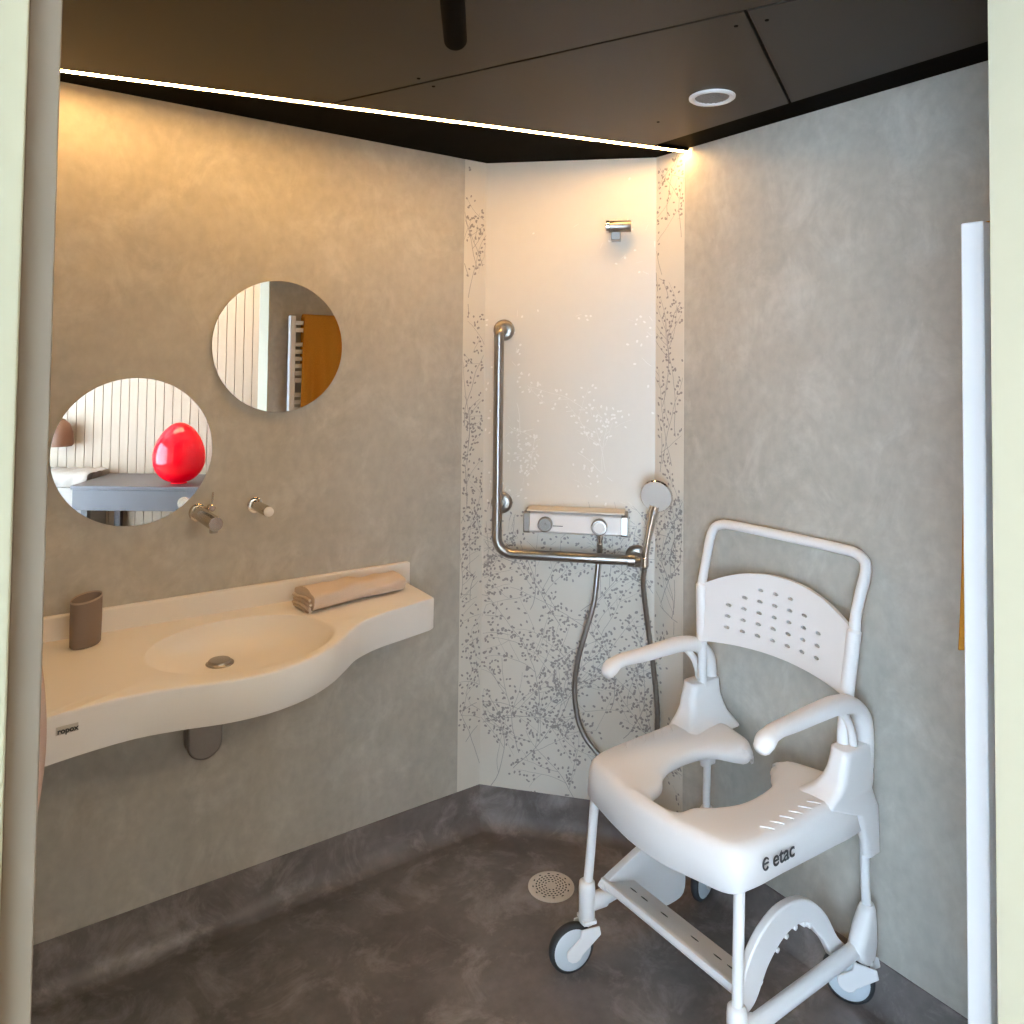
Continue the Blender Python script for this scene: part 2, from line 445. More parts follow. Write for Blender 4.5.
# ------------------------------------------------------------------ mirrors
def mirror(cx, cz, r, label):
    t = thing('round_mirror', (cx, 0, cz), label, 'mirror', 'round mirrors on the washbasin wall')
    bm = B(); lathe(bm, (cx, -.0005, cz), (0, -1, 0), [(r - .004, 0), (r - .004, .004), (.001, .004)], 72)
    obj('backing', bm, M['black_satin'], t, 30)
    bm = B(); lathe(bm, (cx, -.0046, cz), (0, -1, 0), [(r, 0), (r, .0052), (.0001, .0052)], 96)
    obj('mirror_glass', bm, M['mirror'], t, 20)
mirror(-1.166, 1.651, .197, 'upper right round frameless mirror reflecting an ochre towel')
mirror(-1.555, 1.357, .199, 'lower left round frameless mirror reflecting the red egg lamp')

# ------------------------------------------------------------------ taps
t = thing('wall_spout', (-1.405, 0, 1.185), 'thick brushed nickel spout on the wall over the basin', 'tap')
bm = B(); lathe(bm, (-1.388, -.0005, 1.176), (0, -1, 0), [(.025, 0), (.025, .006), (.022, .009), (.0185, .010)], 32)
obj('wall_flange', bm, M['nickel'], t)
bm = B(); lathe(bm, (-1.388, -.008, 1.176), (0, -1, 0), [(.0185, 0), (.0185, .185), (.0175, .1865), (.001, .1865)], 36)
obj('spout_tube', bm, M['nickel'], t)
bm = B(); cyl(bm, (-1.388, -.172, 1.162), (-1.388, -.172, 1.150), .011, 20); 
obj('aerator', bm, M['steel'], t)
t = thing('control_knob', (-1.222, 0, 1.187), 'slim nickel tap control with a pin and white tip beside the spout', 'tap control')
bm = B(); lathe(bm, (-1.228, -.0005, 1.182), (0, -1, 0), [(.023, 0), (.023, .006), (.021, .008), (.014, .009)], 32)
obj('wall_flange', bm, M['chrome'], t)
bm = B(); lathe(bm, (-1.228, -.008, 1.182), (0, -1, 0), [(.0145, 0), (.0145, .118), (.014, .119)], 28)
obj('stem', bm, M['nickel'], t)
bm = B(); lathe(bm, (-1.228, -.1265, 1.182), (0, -1, 0), [(.0142, 0), (.0135, .005), (.011, .007), (.001, .007)], 24)
o = obj('tip', bm, M['plastic2'], t); o['label'] = 'white round tip'
t = thing('mixer_lever', (-1.355, 0, 1.2), 'thin upright nickel lever pin behind the basin spout', 'tap lever')
bm = B(); lathe(bm, (-1.355, -.0005, 1.187), (0, -1, 0), [(.010, 0), (.010, .02), (.008, .022), (.001, .022)], 20)
obj('hub', bm, M['nickel'], t)
bm = B(); cyl(bm, (-1.355, -.016, 1.19), (-1.352, -.018, 1.232), .0026, 10)
obj('lever_pin', bm, M['nickel'], t)

# siphon cover under the counter
t = thing('siphon_cover', (-1.372, 0, .56), 'rounded chrome siphon cover on the wall under the basin', 'pipe cover')
bm = B(); pts = []
cx, r_ = -1.365, .047
for i in range(17):
    a_ = PI + PI * i / 16; pts.append((cx + r_ * math.cos(a_), -.001, .548 + r_ * math.sin(a_)))
pts += [(cx + r_, -.001, .70), (cx - r_, -.001, .70)]
prism(bm, pts, (0, -.05, 0))
obj('cover_shell', bm, M['steel'], t, 40, .006, 3)
bm = B(); cyl(bm, (cx, -.055, .70), (cx, -.055, .795), .02, 20); 
obj('drain_pipe', bm, M['chrome'], t)

# ------------------------------------------------------------------ washbasin counter
ZT = .89
t = thing('washbasin_counter', (-1.3, 0, ZT - .09), 'wall hung white washbasin counter with a bulging curved front', 'washbasin')
front = cr([(-.738, -.03, 0), (-.744, -.215, 0)], 3)[:-1]
front += [Vector((-.745, -.222, 0))] + cr([(-.76, -.232, 0), (-.86, -.258, 0), (-.96, -.284, 0), (-1.04, -.326, 0), (-1.10, -.385, 0), (-1.16, -.442, 0), (-1.24, -.492, 0), (-1.33, -.519, 0),
               (-1.43, -.518, 0), (-1.53, -.494, 0), (-1.62, -.480, 0), (-1.72, -.490, 0), (-1.80, -.507, 0), (-1.90, -.530, 0)], 6)
# basin bowl as a grid pushed down from the top
EC = Vector((-1.335, -.285, 0)); EA, EB = .232, .192; DEP = .082
def ell(p):
    d = p - EC; ca, sa = math.cos(math.radians(4)), math.sin(math.radians(4))
    x = d.x * ca + d.y * sa; y = -d.x * sa + d.y * ca
    return math.sqrt((x / EA) ** 2 + (y / EB) ** 2)
outline = [Vector((-.738, -.001, 0))] + front[1:] + [Vector((-1.903, -.53, 0)), Vector((-1.903, -.001, 0))]
# front edge as polyline; resample
bm = B()
NR = 96
def ray_outline(c, ang):
    d = Vector((math.cos(ang), math.sin(ang), 0)); best = None
    for i in range(len(outline)):
        a_, b2 = outline[i], outline[(i + 1) % len(outline)]
        e = b2 - a_; den = d.x * e.y - d.y * e.x
        if abs(den) < 1e-9: continue
        w = a_ - c; s_ = (w.x * e.y - w.y * e.x) / den; k = (w.x * d.y - w.y * d.x) / den
        if s_ > 0 and -1e-6 <= k <= 1 + 1e-6 and (best is None or s_ < best): best = s_
    return c + d * best
angs = sorted([2 * PI * i / NR for i in range(NR)] + [math.atan2(p.y - EC.y, p.x - EC.x) % (2 * PI) for p in outline])
aa = []
for a_ in angs:
    if not aa or a_ - aa[-1] > 1e-4: aa.append(a_)
DCEN = Vector((-1.368, -.185, 0))
def epoint(ang, k):
    d = Vector((math.cos(ang), math.sin(ang), 0)); e_ = EC + d * (k / ell(EC + d))
    return e_ + (DCEN - EC) * max(0, 1 - k)
rings = []
ins = .004
def inset(a_, q):
    p = ray_outline(EC, a_); d = (p - EC); return p - d.normalized() * q
rings.append([inset(a_, .02) + Vector((0, 0, ZT - .090)) for a_ in aa])
rings.append([inset(a_, .003) + Vector((0, 0, ZT - .095)) for a_ in aa])
rings.append([inset(a_, 0) + Vector((0, 0, ZT - .092)) for a_ in aa])
rings.append([inset(a_, 0) + Vector((0, 0, ZT - .006)) for a_ in aa])
rings.append([inset(a_, .002) + Vector((0, 0, ZT - .0015)) for a_ in aa])
rings.append([inset(a_, .007) + Vector((0, 0, ZT)) for a_ in aa])
for k, dz in ((1.03, 0), (1.0, .0008), (.985, .005), (.965, .012), (.93, .025), (.86, .041), (.74, .056), (.56, .066), (.4, .073), (.25, .078), (.12, .082)):
    rings.append([(epoint(a_, k) if k < 1.03 else (epoint(a_, k) if (epoint(a_, k) - EC).length < (inset(a_, .012) - EC).length else inset(a_, .010))) + Vector((0, 0, ZT - dz)) for a_ in aa])
loft(bm, rings, True, True)
o = obj('counter_top', bm, M['solid_white'], t, 50)
bm = B(); box(bm, -1.903, -.722, -.022, -.001, ZT - .03, .95)
obj('backsplash', bm, M['solid_white'], t, 40, .003)
DC = DCEN
bm = B(); lathe(bm, (DC.x, DC.y, ZT - .083), (0, 0, 1), [(.036, 0), (.036, .004), (.033, .006), (.030, .0055), (.029, .009), (.026, .012), (.001, .014)], 36)
o = obj('drain_plug', bm, M['steel'], t); o['label'] = 'round brownish metal drain plug'
# small maker's plate
bm = B(); obox(bm, (-1.748, -.4985, .858), Vector((1, .1, 0)).normalized(), Vector((0, 0, 1)), Vector((.1, -1, 0)).normalized(), .020, .008, .0006)
for q in bm.verts: q.co.y -= .0025
pl = obj('name_plate', bm, plain('plate_grey', (.60, .56, .50), .5), t, 0)
text_mesh('lettering', 'ropox', .0150, M['text'], pl, (-1.7655, -.5045, .8525), (1, .1, 0), (0, 0, 1), .0005)

# cup
t = thing('tumbler_cup', (-1.684, -.13, ZT), 'dark taupe oval tumbler with slanted rim on the counter', 'cup')
bm = B(); rings = []
cc = Vector((-1.672, -.098, 0)); n_ = 40
def cupr(rx, ry, z, sl=0.):
    ca, sa = math.cos(.6), math.sin(.6)
    return [cc + Vector((rx * math.cos(2 * PI * k / n_) * ca - ry * math.sin(2 * PI * k / n_) * sa, rx * math.cos(2 * PI * k / n_) * sa + ry * math.sin(2 * PI * k / n_) * ca,
            z + sl * math.cos(2 * PI * k / n_ - .5))) for k in range(n_)]
for rx, ry, z, sl in ((.001, .001, ZT + .0005, 0), (.036, .024, ZT + .0005, 0), (.040, .027, ZT + .005, 0), (.041, .0275, ZT + .06, .0), (.041, .0275, ZT + .116, .005), (.0398, .0263, ZT + .118, .005), (.0385, .025, ZT + .116, .005), (.038, .0245, ZT + .03, 0), (.03, .018, ZT + .012, 0), (.001, .001, ZT + .012, 0)):
    rings.append(cupr(rx, ry, z, sl))
loft(bm, rings, True, True); obj('cup_body', bm, M['cup'], t, 50)
bm = B(); loft(bm, [cupr(.0408, .0273, ZT + .1145, .005), cupr(.0416, .028, ZT + .1175, .005), cupr(.040, .0265, ZT + .120, .005), cupr(.0385, .025, ZT + .1165, .005)], True, False)
o = obj('rim', bm, plain('bare_ceramic', (.42, .33, .25), .6), t, 60); o['label'] = 'paler unglazed rim'

# rolled towel on the counter
bm = B()
A0 = Vector((-1.120, -.130, ZT + .0005)); A1 = Vector((-.800, -.085, ZT + .0005)); dd = (A1 - A0); ln = dd.length; dd.normalize(); sd = Vector((-dd.y, dd.x, 0))
def roll(fr, ph):
    """folded towel section: layered, wider than high"""
    out = []
    for k in range(44):
        a_ = 2 * PI * k / 44
        w = .058 * (1 - .10 * fr + .03 * math.sin(fr * 9)); h = (.030 - .007 * fr) * (1 + .05 * math.sin(fr * 14 + 1))
        x = math.copysign(abs(math.cos(a_)) ** .7, math.cos(a_)) * w; z = math.copysign(abs(math.sin(a_)) ** .8, math.sin(a_)) * h
        wr_ = .0022 * math.sin(a_ * 5 + fr * 7) + .0018 * math.sin(fr * 23 + a_ * 2)
        if z < -.6 * h: wr_ = 0
        out.append((x * (1 + wr_ / .05), z + (wr_ if z > 0 else 0) + h))
    return out
rings = []
for i in range(25):
    fr = i / 24
    rings.append([A0 + dd * (ln * fr) + sd * (x + .012 * math.sin(fr * 2.5)) + Vector((0, 0, max(z, .0) + .001)) for x, z in roll(fr, 0)])
loft(bm, rings)
# folded layers showing at the near end
for j in range(4):
    zz = ZT + .007 + j * .0105
    p = [A0 - dd * (.006 + .003 * (j % 2)) + sd * s_ + Vector((0, 0, zz - ZT + .0025 * math.sin(s_ * 60 + j))) for s_ in [(-.048 + .0968 * i / 10) for i in range(11)]]
    tube(bm, p, .0046, 8, True, None, 1.)
t = obj('rolled_towel', bm, M['towel_beige'], None, 60)
tag(t, 'folded and rolled beige towel lying on the right of the washbasin counter', 'towel')

# pink towel on a ring at the left end
t = thing('towel_ring', (XL, -.62, 1.07), 'small nickel towel hook bar on the left side wall', 'towel holder')
bm = B(); lathe(bm, (XL + .0005, -.60, 1.04), (1, 0, 0), [(.02, 0), (.02, .006), (.008, .008)], 24); cyl(bm, (XL + .006, -.60, 1.04), (XL + .10, -.60, 1.04), .007, 14)
obj('bar', bm, M['nickel'], t)
bm = B(); rings = []
for i in range(23):
    f = i / 22; z = 1.05 - .44 * f
    ring = []
    for k in range(40):
        a_ = 2 * PI * k / 40
        ew = .050 + .012 * math.sin(f * 5) ; rip = .006 * math.sin(a_ * 6 + f * 3) * (.3 + f)
        ring.append(Vector((XL + .052 + (ew + rip) * math.cos(a_) * (.94 if f < .85 else .9 - (f - .85)), -.60 + (.030 + .008 * f + rip) * math.sin(a_), z - .012 * math.cos(a_ * 2) * f)))
    rings.append(ring)
rings.insert(0, [r * .0 + Vector((XL + .052, -.60, 1.062)) + (r - Vector((XL + .052, -.60, r.z))) * .5 for r in rings[0]])
loft(bm, rings); o = obj('hand_towel', bm, M['towel_pink'], None, 60)
tag(o, 'blush pink towel hanging at the left edge in front of the counter', 'towel')

# ------------------------------------------------------------------ shower corner
t = thing('grab_rail', CP(.068, 0, 1.3), 'L-shaped brushed steel grab rail on the corner wall', 'grab rail')
rz, rn, rr = .955, .066, .0172
path = [CP(.068, .004, 1.725), CP(.068, .03, 1.725), CP(.066, .056, 1.722), CP(.065, rn, 1.71), CP(.065, rn, 1.69)]
path = cr(path, 4)[:-1]
path += [CP(.065, rn, 1.69), CP(.065, rn, 1.4), CP(.065, rn, 1.03)]
for i in range(9):
    a_ = PI + (PI / 2) * i / 8; path.append(CP(.065 + .055 + .055 * math.cos(a_), rn, rz + .055 + .055 * math.sin(a_)))
path += [CP(.3, rn, rz), CP(.508, rn, rz), CP(.522, rn - .002, rz), CP(.534, rn - .010, rz), CP(.539, rn - .024, rz), CP(.540, .004, rz)]
bm = B(); tube(bm, path, rr, 20); obj('rail_tube', bm, M['steel'], t, 60)
for u_, z_ in ((.070, 1.727), (.069, 1.118), (.540, rz)):
    bm = B(); lathe(bm, CP(u_, .001, z_), Nn, [(.038, 0), (.038, .004), (.035, .010), (.028, .014), (.017, .0155)], 36)
    if z_ == 1.118: cyl(bm, CP(u_, .012, z_), CP(u_, .05, z_), .010, 16)
    obj('wall_flange', bm, M['steel'], t)

t = thing('shower_mixer', CP(.34, 0, 1.08), 'wide white thermostatic shower mixer with chrome ends', 'shower mixer')
bm = B()   # tapering box: shelf on top, front leaning
def mixsec(u_, e=0.):
    return [CP(u_, .012, 1.04 + e), CP(u_, .085 - e, 1.036 + e), CP(u_, .092 - e, 1.042 + e), CP(u_, .085 - e, 1.098 - e), CP(u_, .075, 1.104 - e), CP(u_, .012, 1.106 - e)]
loft(bm, [mixsec(.160), mixsec(.512)]); obj('housing', bm, M['plastic'], t, 30, .003, 3)
bm = B(); loft(bm, [mixsec(.1605, -.0015), mixsec(.182, -.0015)]); o = obj('end_cap', bm, M['steel'], t, 30, .002); o['label'] = 'dark metal left end cap'
bm = B(); loft(bm, [mixsec(.489, -.0015), mixsec(.5115, -.0015)]); o = obj('end_cap', bm, M['steel'], t, 30, .002); o['label'] = 'dark metal right end cap'
bm = B(); loft(bm, [[CP(u_, n, z) for n, z in ((.004, 1.107), (.088, 1.107), (.090, 1.110), (.088, 1.113), (.004, 1.113))] for u_ in (.172, .50)])
o = obj('shelf_top', bm, M['panel_white'], t, 30, .001)
for u_, r1, nm in ((.236, .0245, 'volume knob'), (.418, .0265, 'temperature knob')):
    bm = B(); lathe(bm, CP(u_, .088, 1.068), Nn, [(r1, 0), (r1, .022), (r1 - .003, .026), (r1 - .006, .026), (r1 - .007, .022), (.006, .022), (.005, .026), (.001, .026)] if r1 < .025 else [(r1 - .002, 0), (r1, .006), (r1, .028), (r1 - .003, .032), (.001, .033)], 32)
    k_ = obj('knob', bm, M['steel'], t); k_['label'] = 'dark ringed ' + nm
    if r1 > .025:
        bm = B(); lathe(bm, CP(u_, .1212, 1.068), Nn, [(.0185, 0), (.0175, .0012), (.001, .0015)], 28); obj('knob_face', bm, M['plastic'], k_)
bm = B(); obox(bm, CP(.278, .0893, 1.062), U, Vector((0, 0, 1)), Nn, .017, .0012, .0008); o = obj('printed_mark', bm, M['text'], t, 0)
bm = B(); lathe(bm, CP(.418, .050, 1.04), (0, 0, -1), [(.011, 0), (.011, .022), (.0085, .026), (.0085, .04)], 20); o = obj('hose_outlet', bm, M['chrome'], t)

# hose
pts = [CP(.418, .05, .999), CP(.417, .034, .975), CP(.415, .026, .955), CP(.411, .026, .93), CP(.398, .040, .80), CP(.368, .045, .69), CP(.345, .043, .60), CP(.335, .043, .50), CP(.350, .045, .40), CP(.39, .05, .33), CP(.46, .055, .275), CP(.54, .05, .275),
       CP(.600, .04, .34), CP(.612, .034, .42), CP(.606, .032, .52), CP(.592, .034, .64), CP(.573, .05, .78), CP(.563, .07, .88), CP(.567, .083, .938)]
hp = cr(pts, 14)
bm = B(); tube(bm, hp, [.0088 + .0005 * math.sin(i * 1.9) for i in range(len(hp))], 12)
o = obj('shower_hose', bm, M['steel'], None, 60); tag(o, 'long silver shower hose looping down from the mixer behind the chair', 'hose')
# hand shower in its bracket
t = thing('hand_shower', CP(.567, .09, .96), 'chrome hand shower standing in a bracket at the end of the rail', 'hand shower')
hb = cr([CP(.567, .083, .945), CP(.572, .086, 1.0), CP(.582, .088, 1.06), CP(.592, .090, 1.11), CP(.600, .094, 1.145)], 6)
bm = B(); tube(bm, hb, [.0100 + .0095 * min(1, i / 22) ** 1.5 for i in range(len(hb))], 20, True, Nn[:], .8)
obj('handle', bm, M['chrome'], t, 60)
hc = CP(.605, .098, 1.178); hn = (Nn * .92 + Vector((0, 0, -.18)) + U * -.25).normalized()
bm = B(); lathe(bm, hc - hn * .010, hn, [(.001, -.006), (.030, -.004), (.049, .003), (.054, .010), (.0545, .016), (.051, .020)], 44)
k_ = obj('head', bm, M['chrome'], t)
bm = B(); lathe(bm, hc + hn * .0085, hn, [(.051, 0), (.050, .003), (.001, .0035)], 40)
obj('spray_face', bm, plain('pale_chrome', (.88, .88, .86), .22, .35), k_)
t = thing('shower_bracket', CP(.555, 0, .957), 'steel clip bracket clamped on the grab rail end', 'bracket')
bm = B(); lathe(bm, CP(.510, rn, rz), U, [(.0176, 0), (.0215, .001), (.0215, .024), (.0176, .025)], 24)
tube(bm, [CP(.530, rn + .005, rz), CP(.556, .078, rz + .004)], .010, 12)
obj('clamp', bm, M['steel'], t)
bm = B(); lathe(bm, CP(.567, .083, .940), (0, 0, 1), [(.0125, 0), (.0145, .002), (.0145, .030), (.0125, .032)], 24)
obj('cradle', bm, M['chrome'], t)

# high holder
t = thing('wall_shower_outlet', CP(.46, 0, 2.08), 'small chrome shower holder high on the corner wall', 'shower holder')
bm = B(); lathe(bm, CP(.430, .045, 2.082), U, [(.021, 0), (.0235, .002), (.0235, .012), (.019, .013)], 28); 
obj('collar', bm, M['chrome'], t)
bm = B(); lathe(bm, CP(.442, .045, 2.082), U, [(.020, 0), (.020, .072), (.019, .074), (.001, .074)], 28)
obj('cylinder_body', bm, M['steel'], t)
bm = B(); obox(bm, CP(.464, .0245, 2.058), U, Nn, Vector((0, 0, 1)), .016, .024, .022)
obj('wall_block', bm, M['steel'], t, 40, .002)

# floor drain
DP = Vector((-.421, -.404, .0005))
t = thing('floor_drain', DP, 'round cream perforated drain cover in the dark floor', 'drain')
bm = B(); lathe(bm, DP, (0, 0, 1), [(.071, -.0002), (.071, .002), (.068, .004), (.050, .004), (.049, .0035), (.001, .0035)], 56)
obj('cover', bm, M['drain'], t)
bm = B()
for rad, cnt, l_ in ((.056, 12, .0045), (.046, 24, .004), (.037, 20, .0035), (.028, 16, .0033), (.019, 10, .003)):
    for i in range(cnt):
        a_ = 2 * PI * i / cnt; p = DP + Vector((rad * math.cos(a_), rad * math.sin(a_), .0042 if rad > .05 else .0038))
        u_ = Vector((-math.sin(a_), math.cos(a_), 0)); v_ = Vector((math.cos(a_), math.sin(a_), 0))
        bm.faces.new([bm.verts.new(p + u_ * (math.cos(2 * PI * j / 8) * l_) + v_ * (math.sin(2 * PI * j / 8) * .0022)) for j in range(8)])
o = obj('holes', bm, M['black_satin'], t, 0)

# ------------------------------------------------------------------ shower chair (faces -x)
YC = -.953
t = CH = thing('shower_commode_chair', (-.3, YC, 0), 'white plastic shower commode chair on four castors by the right wall', 'chair')
def K(x, v, z): return Vector((x, YC + v, z))
half = [((-.104, .048), (-.150, .048), .480, .530), ((-.080, .075), (-.180, .068), .480, .536), ((-.068, .13), (-.205, .092), .475, .540), ((-.060, .20), (-.235, .106), .470, .542), ((-.060, .250), (-.262, .113), .440, .542),
        ((-.110, .266), (-.295, .116), .440, .542), ((-.25, .269), (-.33, .115), .448, .541), ((-.40, .268), (-.375, .108), .455, .541), ((-.505, .260), (-.420, .088), .452, .540),
        ((-.548, .232), (-.434, .074), .442, .538), ((-.567, .150), (-.462, .054), .436, .536), ((-.578, .072), (-.506, .045), .430, .535)]
full = [(o_, i_, zb, zt, 1) for o_, i_, zb, zt in half] + [((-.581, 0), (-.520, 0), .429, .535, 1)] + [(o_, i_, zb, zt, -1) for o_, i_, zb, zt in half[::-1]]
oc = cr([Vector((o_[0], o_[1] * s, 0)) for o_, i_, zb, zt, s in full], 5)
ic = cr([Vector((i_[0], i_[1] * s, 0)) for o_, i_, zb, zt, s in full], 5)
zc_ = cr([Vector((zb, zt, 0)) for o_, i_, zb, zt, s in full], 5)
bm = B(); rings = []
for k in range(len(oc)):
    O_, I_ = oc[k], ic[k]; zb, zt = zc_[k].x + .014, zc_[k].y + .014
    d = I_ - O_; L_ = d.length; d.normalize()
    sc = min(1, L_ / .12)
    def q(off, z): v_ = O_ + d * (off if off > L_ * .4 and sc < 1 else off * sc); return K(v_.x, v_.y, z)
    e = .012
    ring = [q(.016, zb + .001), q(.006, zb - .002), q(-.002, zb + .004), q(.001, (zb + zt) / 2), q(.003, zt - .030), q(.008, zt - .015), q(.018, zt - .004), q(.034, zt),
            q(L_ * .45, zt - .001), q(L_ * .68, zt - .005), q(L_ - .022, zt - .010), q(L_ - .008, zt - .015), q(L_ - .001, zt - .024), q(L_, zt - .034), q(L_ - .006, zt - .042), q(L_ * .55, zt - .030),
            q(.034, zt - .026), q(.018, zt - .040 if zt - .040 > zb + .006 else zb + .006)]
    rings.append(ring)
def shrink(ring, f, dv):
    c = sum(ring, Vector()) / len(ring); return [c + (p - c) * f + Vector((0, dv, 0)) for p in ring]
e0, e1 = rings[0], rings[-1]
rings = [shrink(e0, .35, -.0125), shrink(e0, .72, -.009)] + rings + [shrink(e1, .72, .009), shrink(e1, .35, .0125)]
loft(bm, rings)
seat = obj('seat', bm, M['plastic'], CH, 70)
# grip ridges moulded at both sides
for s in (-1, 1):
    bm = B()
    for i in range(7):
        x = -.425 + i * .036
        a_ = K(x, s * .218, .5555); b_ = K(x + .020, s * .243, .5550)
        tube(bm, [a_, (a_ + b_) / 2 + Vector((0, 0, .0008)), b_], [.0015, .0022, .0015], 8)
    o = obj('grip_ridges', bm, M['plastic'], seat, 60)
# arm holders rising from the rear corners
def rrect(cx, cv, hx, hv, z, n_=6, r_=.022):
    out = []
    r_ = min(r_, hx * .9, hv * .9)
    for qx, qy, a0 in ((1, 1, 0), (-1, 1, PI / 2), (-1, -1, PI), (1, -1, 1.5 * PI)):
        for i in range(n_ + 1):
            a_ = a0 + PI / 2 * i / n_
            out.append(K(cx + qx * (hx - r_) + r_ * math.cos(a_), cv + qy * (hv - r_) + r_ * math.sin(a_), z))
    return out
for s in (-1, 1):
    bm = B()
    secs = [(-.040, .262, .028, .012, .385), (-.042, .260, .030, .014, .42), (-.062, .255, .048, .020, .50), (-.122, .206, .102, .058, .541), (-.116, .217, .096, .049, .554), (-.106, .229, .084, .040, .568), (-.098, .236, .073, .034, .590), (-.097, .241, .068, .030, .615), (-.093, .242, .062, .0285, .645), (-.092, .242, .060, .028, .660), (-.092, .242, .054, .022, .6625)]
    R_ = [rrect(cx, s * cv, hx, hv, z) for cx, cv, hx, hv, z in secs]
    R_ = [[p if s > 0 else p for p in r_] for r_ in R_]
    loft(bm, R_); obj('arm_holder', bm, M['plastic'], CH, 75)
    # uprights of the back frame inside the holder
# armrests
for s in (-1, 1):
    v_ = s * .250
    pth = cr([K(-.045, v_, .60), K(-.047, v_, .66), K(-.060, v_, .722), K(-.105, v_, .762), K(-.17, v_, .778), K(-.25, v_ , .780), K(-.34, v_ + s * .0, .779), K(-.41, v_ + s * .002, .780), K(-.445, v_ + s * .003, .772), K(-.462, v_ + s * .003, .758)], 6)
    n_ = len(pth)
    rad = []
    for i in range(n_):
        f = i / (n_ - 1)
        rad.append((.0215 + .006 * math.sin(min(1, f * 1.3) * PI)) if f < .85 else .0218 + .003 * math.sin((f - .85) / .15 * PI))
    bm = B(); tube(bm, pth, rad, 20, True, (0, 0, 1) if False else None, .78, 0, True)
    a_ = obj('armrest', bm, M['plastic'], CH, 60)
    # inner curved web of the armrest
    bm = B(); tube(bm, cr([K(-.098, v_, .62), K(-.098, v_, .67), K(-.115, v_, .72), K(-.150, v_, .758)], 5), .010, 12, True, None, 1.); obj('armrest_web', bm, M['plastic'], a_, 60)
    bm = B(); box(bm, -.083, -.066, YC + s * .246 - .010, YC + s * .246 + .010, .650, .662); o = obj('release_button', bm, M['red_detail'], a_, 0, .002); o['label'] = 'dark red release button'
# back frame: one bent tube
V = .2465
hp = [K(-.100, .236, .53), K(-.107, .227, .66), K(-.098, .234, .79), K(-.086, V, .93), K(-.078, V, .975), K(-.060, V * 1.01, 1.03)]
arc = [K(-.041, V * 1.02, 1.080), K(-.031, V * .985, 1.108), K(-.026, V * .88, 1.121), K(-.024, V * .72, 1.124)]
mir_ = lambda L_: [Vector((p.x, 2 * YC - p.y, p.z)) for p in L_][::-1]
allp = cr(hp + arc + [K(-.023, 0, 1.125)] + mir_(arc) + mir_(hp), 6)
bm = B(); tube(bm, allp, .0140, 16); obj('back_frame', bm, M['plastic2'], CH, 60)
# backrest with slots
bm = B(); NU, NW = 36, 10; rings = []
def bk(u_, w, off):
    x = -.105 + .045 * (1 - u_ * u_) + off
    zlo = .782 + .016 * (1 - u_ * u_); zhi = .940 + .072 * (1 - abs(u_) ** 2.2)
    return K(x - .006 + .024 * w, u_ * (.234 + .014 * w), zlo + (zhi - zlo) * w)
for i in range(NU + 1):
    u_ = -1 + 2 * i / NU
    ring = [bk(u_, w / NW, -.006) for w in range(NW + 1)] + [bk(u_, w / NW, .006) for w in range(NW, -1, -1)]
    rings.append(ring)
loft(bm, rings)
me = bpy.data.meshes.new('bk'); bmesh.ops.recalc_face_normals(bm, faces=bm.faces[:]); bm.to_mesh(me); bm.free()
ob = bpy.data.objects.new('bk', me); C.objects.link(ob)
bm = B()
for row, cols in ((0, range(-3, 4)), (1, range(-3, 4)), (2, range(-3, 4)), (3, range(-2, 3)), (4, range(-1, 2))):
    for c_ in cols:
        zc0 = .838 + row * .0315; yc0 = YC + .008 + c_ * .0485
        pts = [(-.2, yc0 + .0092 * math.cos(2 * PI * k / 14), zc0 + .0046 * math.sin(2 * PI * k / 14)) for k in range(14)]
        prism(bm, pts, (.25, 0, 0))
bmesh.ops.recalc_face_normals(bm, faces=bm.faces[:])
me2 = bpy.data.meshes.new('ct'); bm.to_mesh(me2); bm.free(); oc2 = bpy.data.objects.new('ct', me2); C.objects.link(oc2)
md = ob.modifiers.new('b', 'BOOLEAN'); md.operation = 'DIFFERENCE'; md.object = oc2; md.solver = 'EXACT'
dg = bpy.context.evaluated_depsgraph_get(); me3 = bpy.data.meshes.new_from_object(ob.evaluated_get(dg))
bm = B(); bm.from_mesh(me3); bpy.data.objects.remove(ob); bpy.data.objects.remove(oc2)
for s in (-1, 1): tube(bm, [K(-.099, s * .233, .776), K(-.0985, s * .2335, .781), K(-.0865, s * .2475, .940), K(-.0855, s * .248, .946)], [.013, .0175, .0175, .013], 20)
obj('backrest', bm, M['plastic'], CH, 35)
# legs
fx = -.540
for s in (-1, 1):
    v_ = s * .246
    bm = B(); tube(bm, [K(fx + .020, s * .236, .466), K(fx + .001, v_, .20)], .0125, 16)
    lg = obj('leg', bm, M['plastic2'], CH, 60); lg['label'] = 'front leg tube'
    bm = B(); lathe(bm, K(fx, v_, .118), (0, 0, 1), [(.018, 0), (.0215, .006), (.0225, .09), (.021, .105), (.014, .110)], 28)
    tube(bm, [K(fx, v_, .165), K(fx + .060, v_, .160)], [.020, .022], 18)
    obj('leg_socket', bm, M['plastic2'], lg, 50)
    bm = B(); tube(bm, [K(-.052, s * .250, .47), K(-.054, s * .255, .30), K(-.050, s * .257, .235)], .0115, 16)
    lr = obj('leg', bm, M['plastic2'], CH, 60); lr['label'] = 'rear leg tube'
    bm = B()
    sec = [(-.050, .257, .015, .015, .262), (-.052, .257, .021, .020, .250), (-.062, .257, .032, .024, .215), (-.072, .257, .043, .024, .175), (-.066, .256, .036, .021, .145), (-.055, .256, .022, .018, .125)]
    loft(bm, [rrect(cx, s * cv, hx, hv, z) for cx, cv, hx, hv, z in sec]); obj('leg_socket', bm, M['plastic'], lr, 60)
    bm = B(); tube(bm, [K(fx + .055, s * .246, .160), K(-.095, s * .252, .165)], .0185, 20)
    obj('side_rail', bm, M['plastic2'], CH, 60)
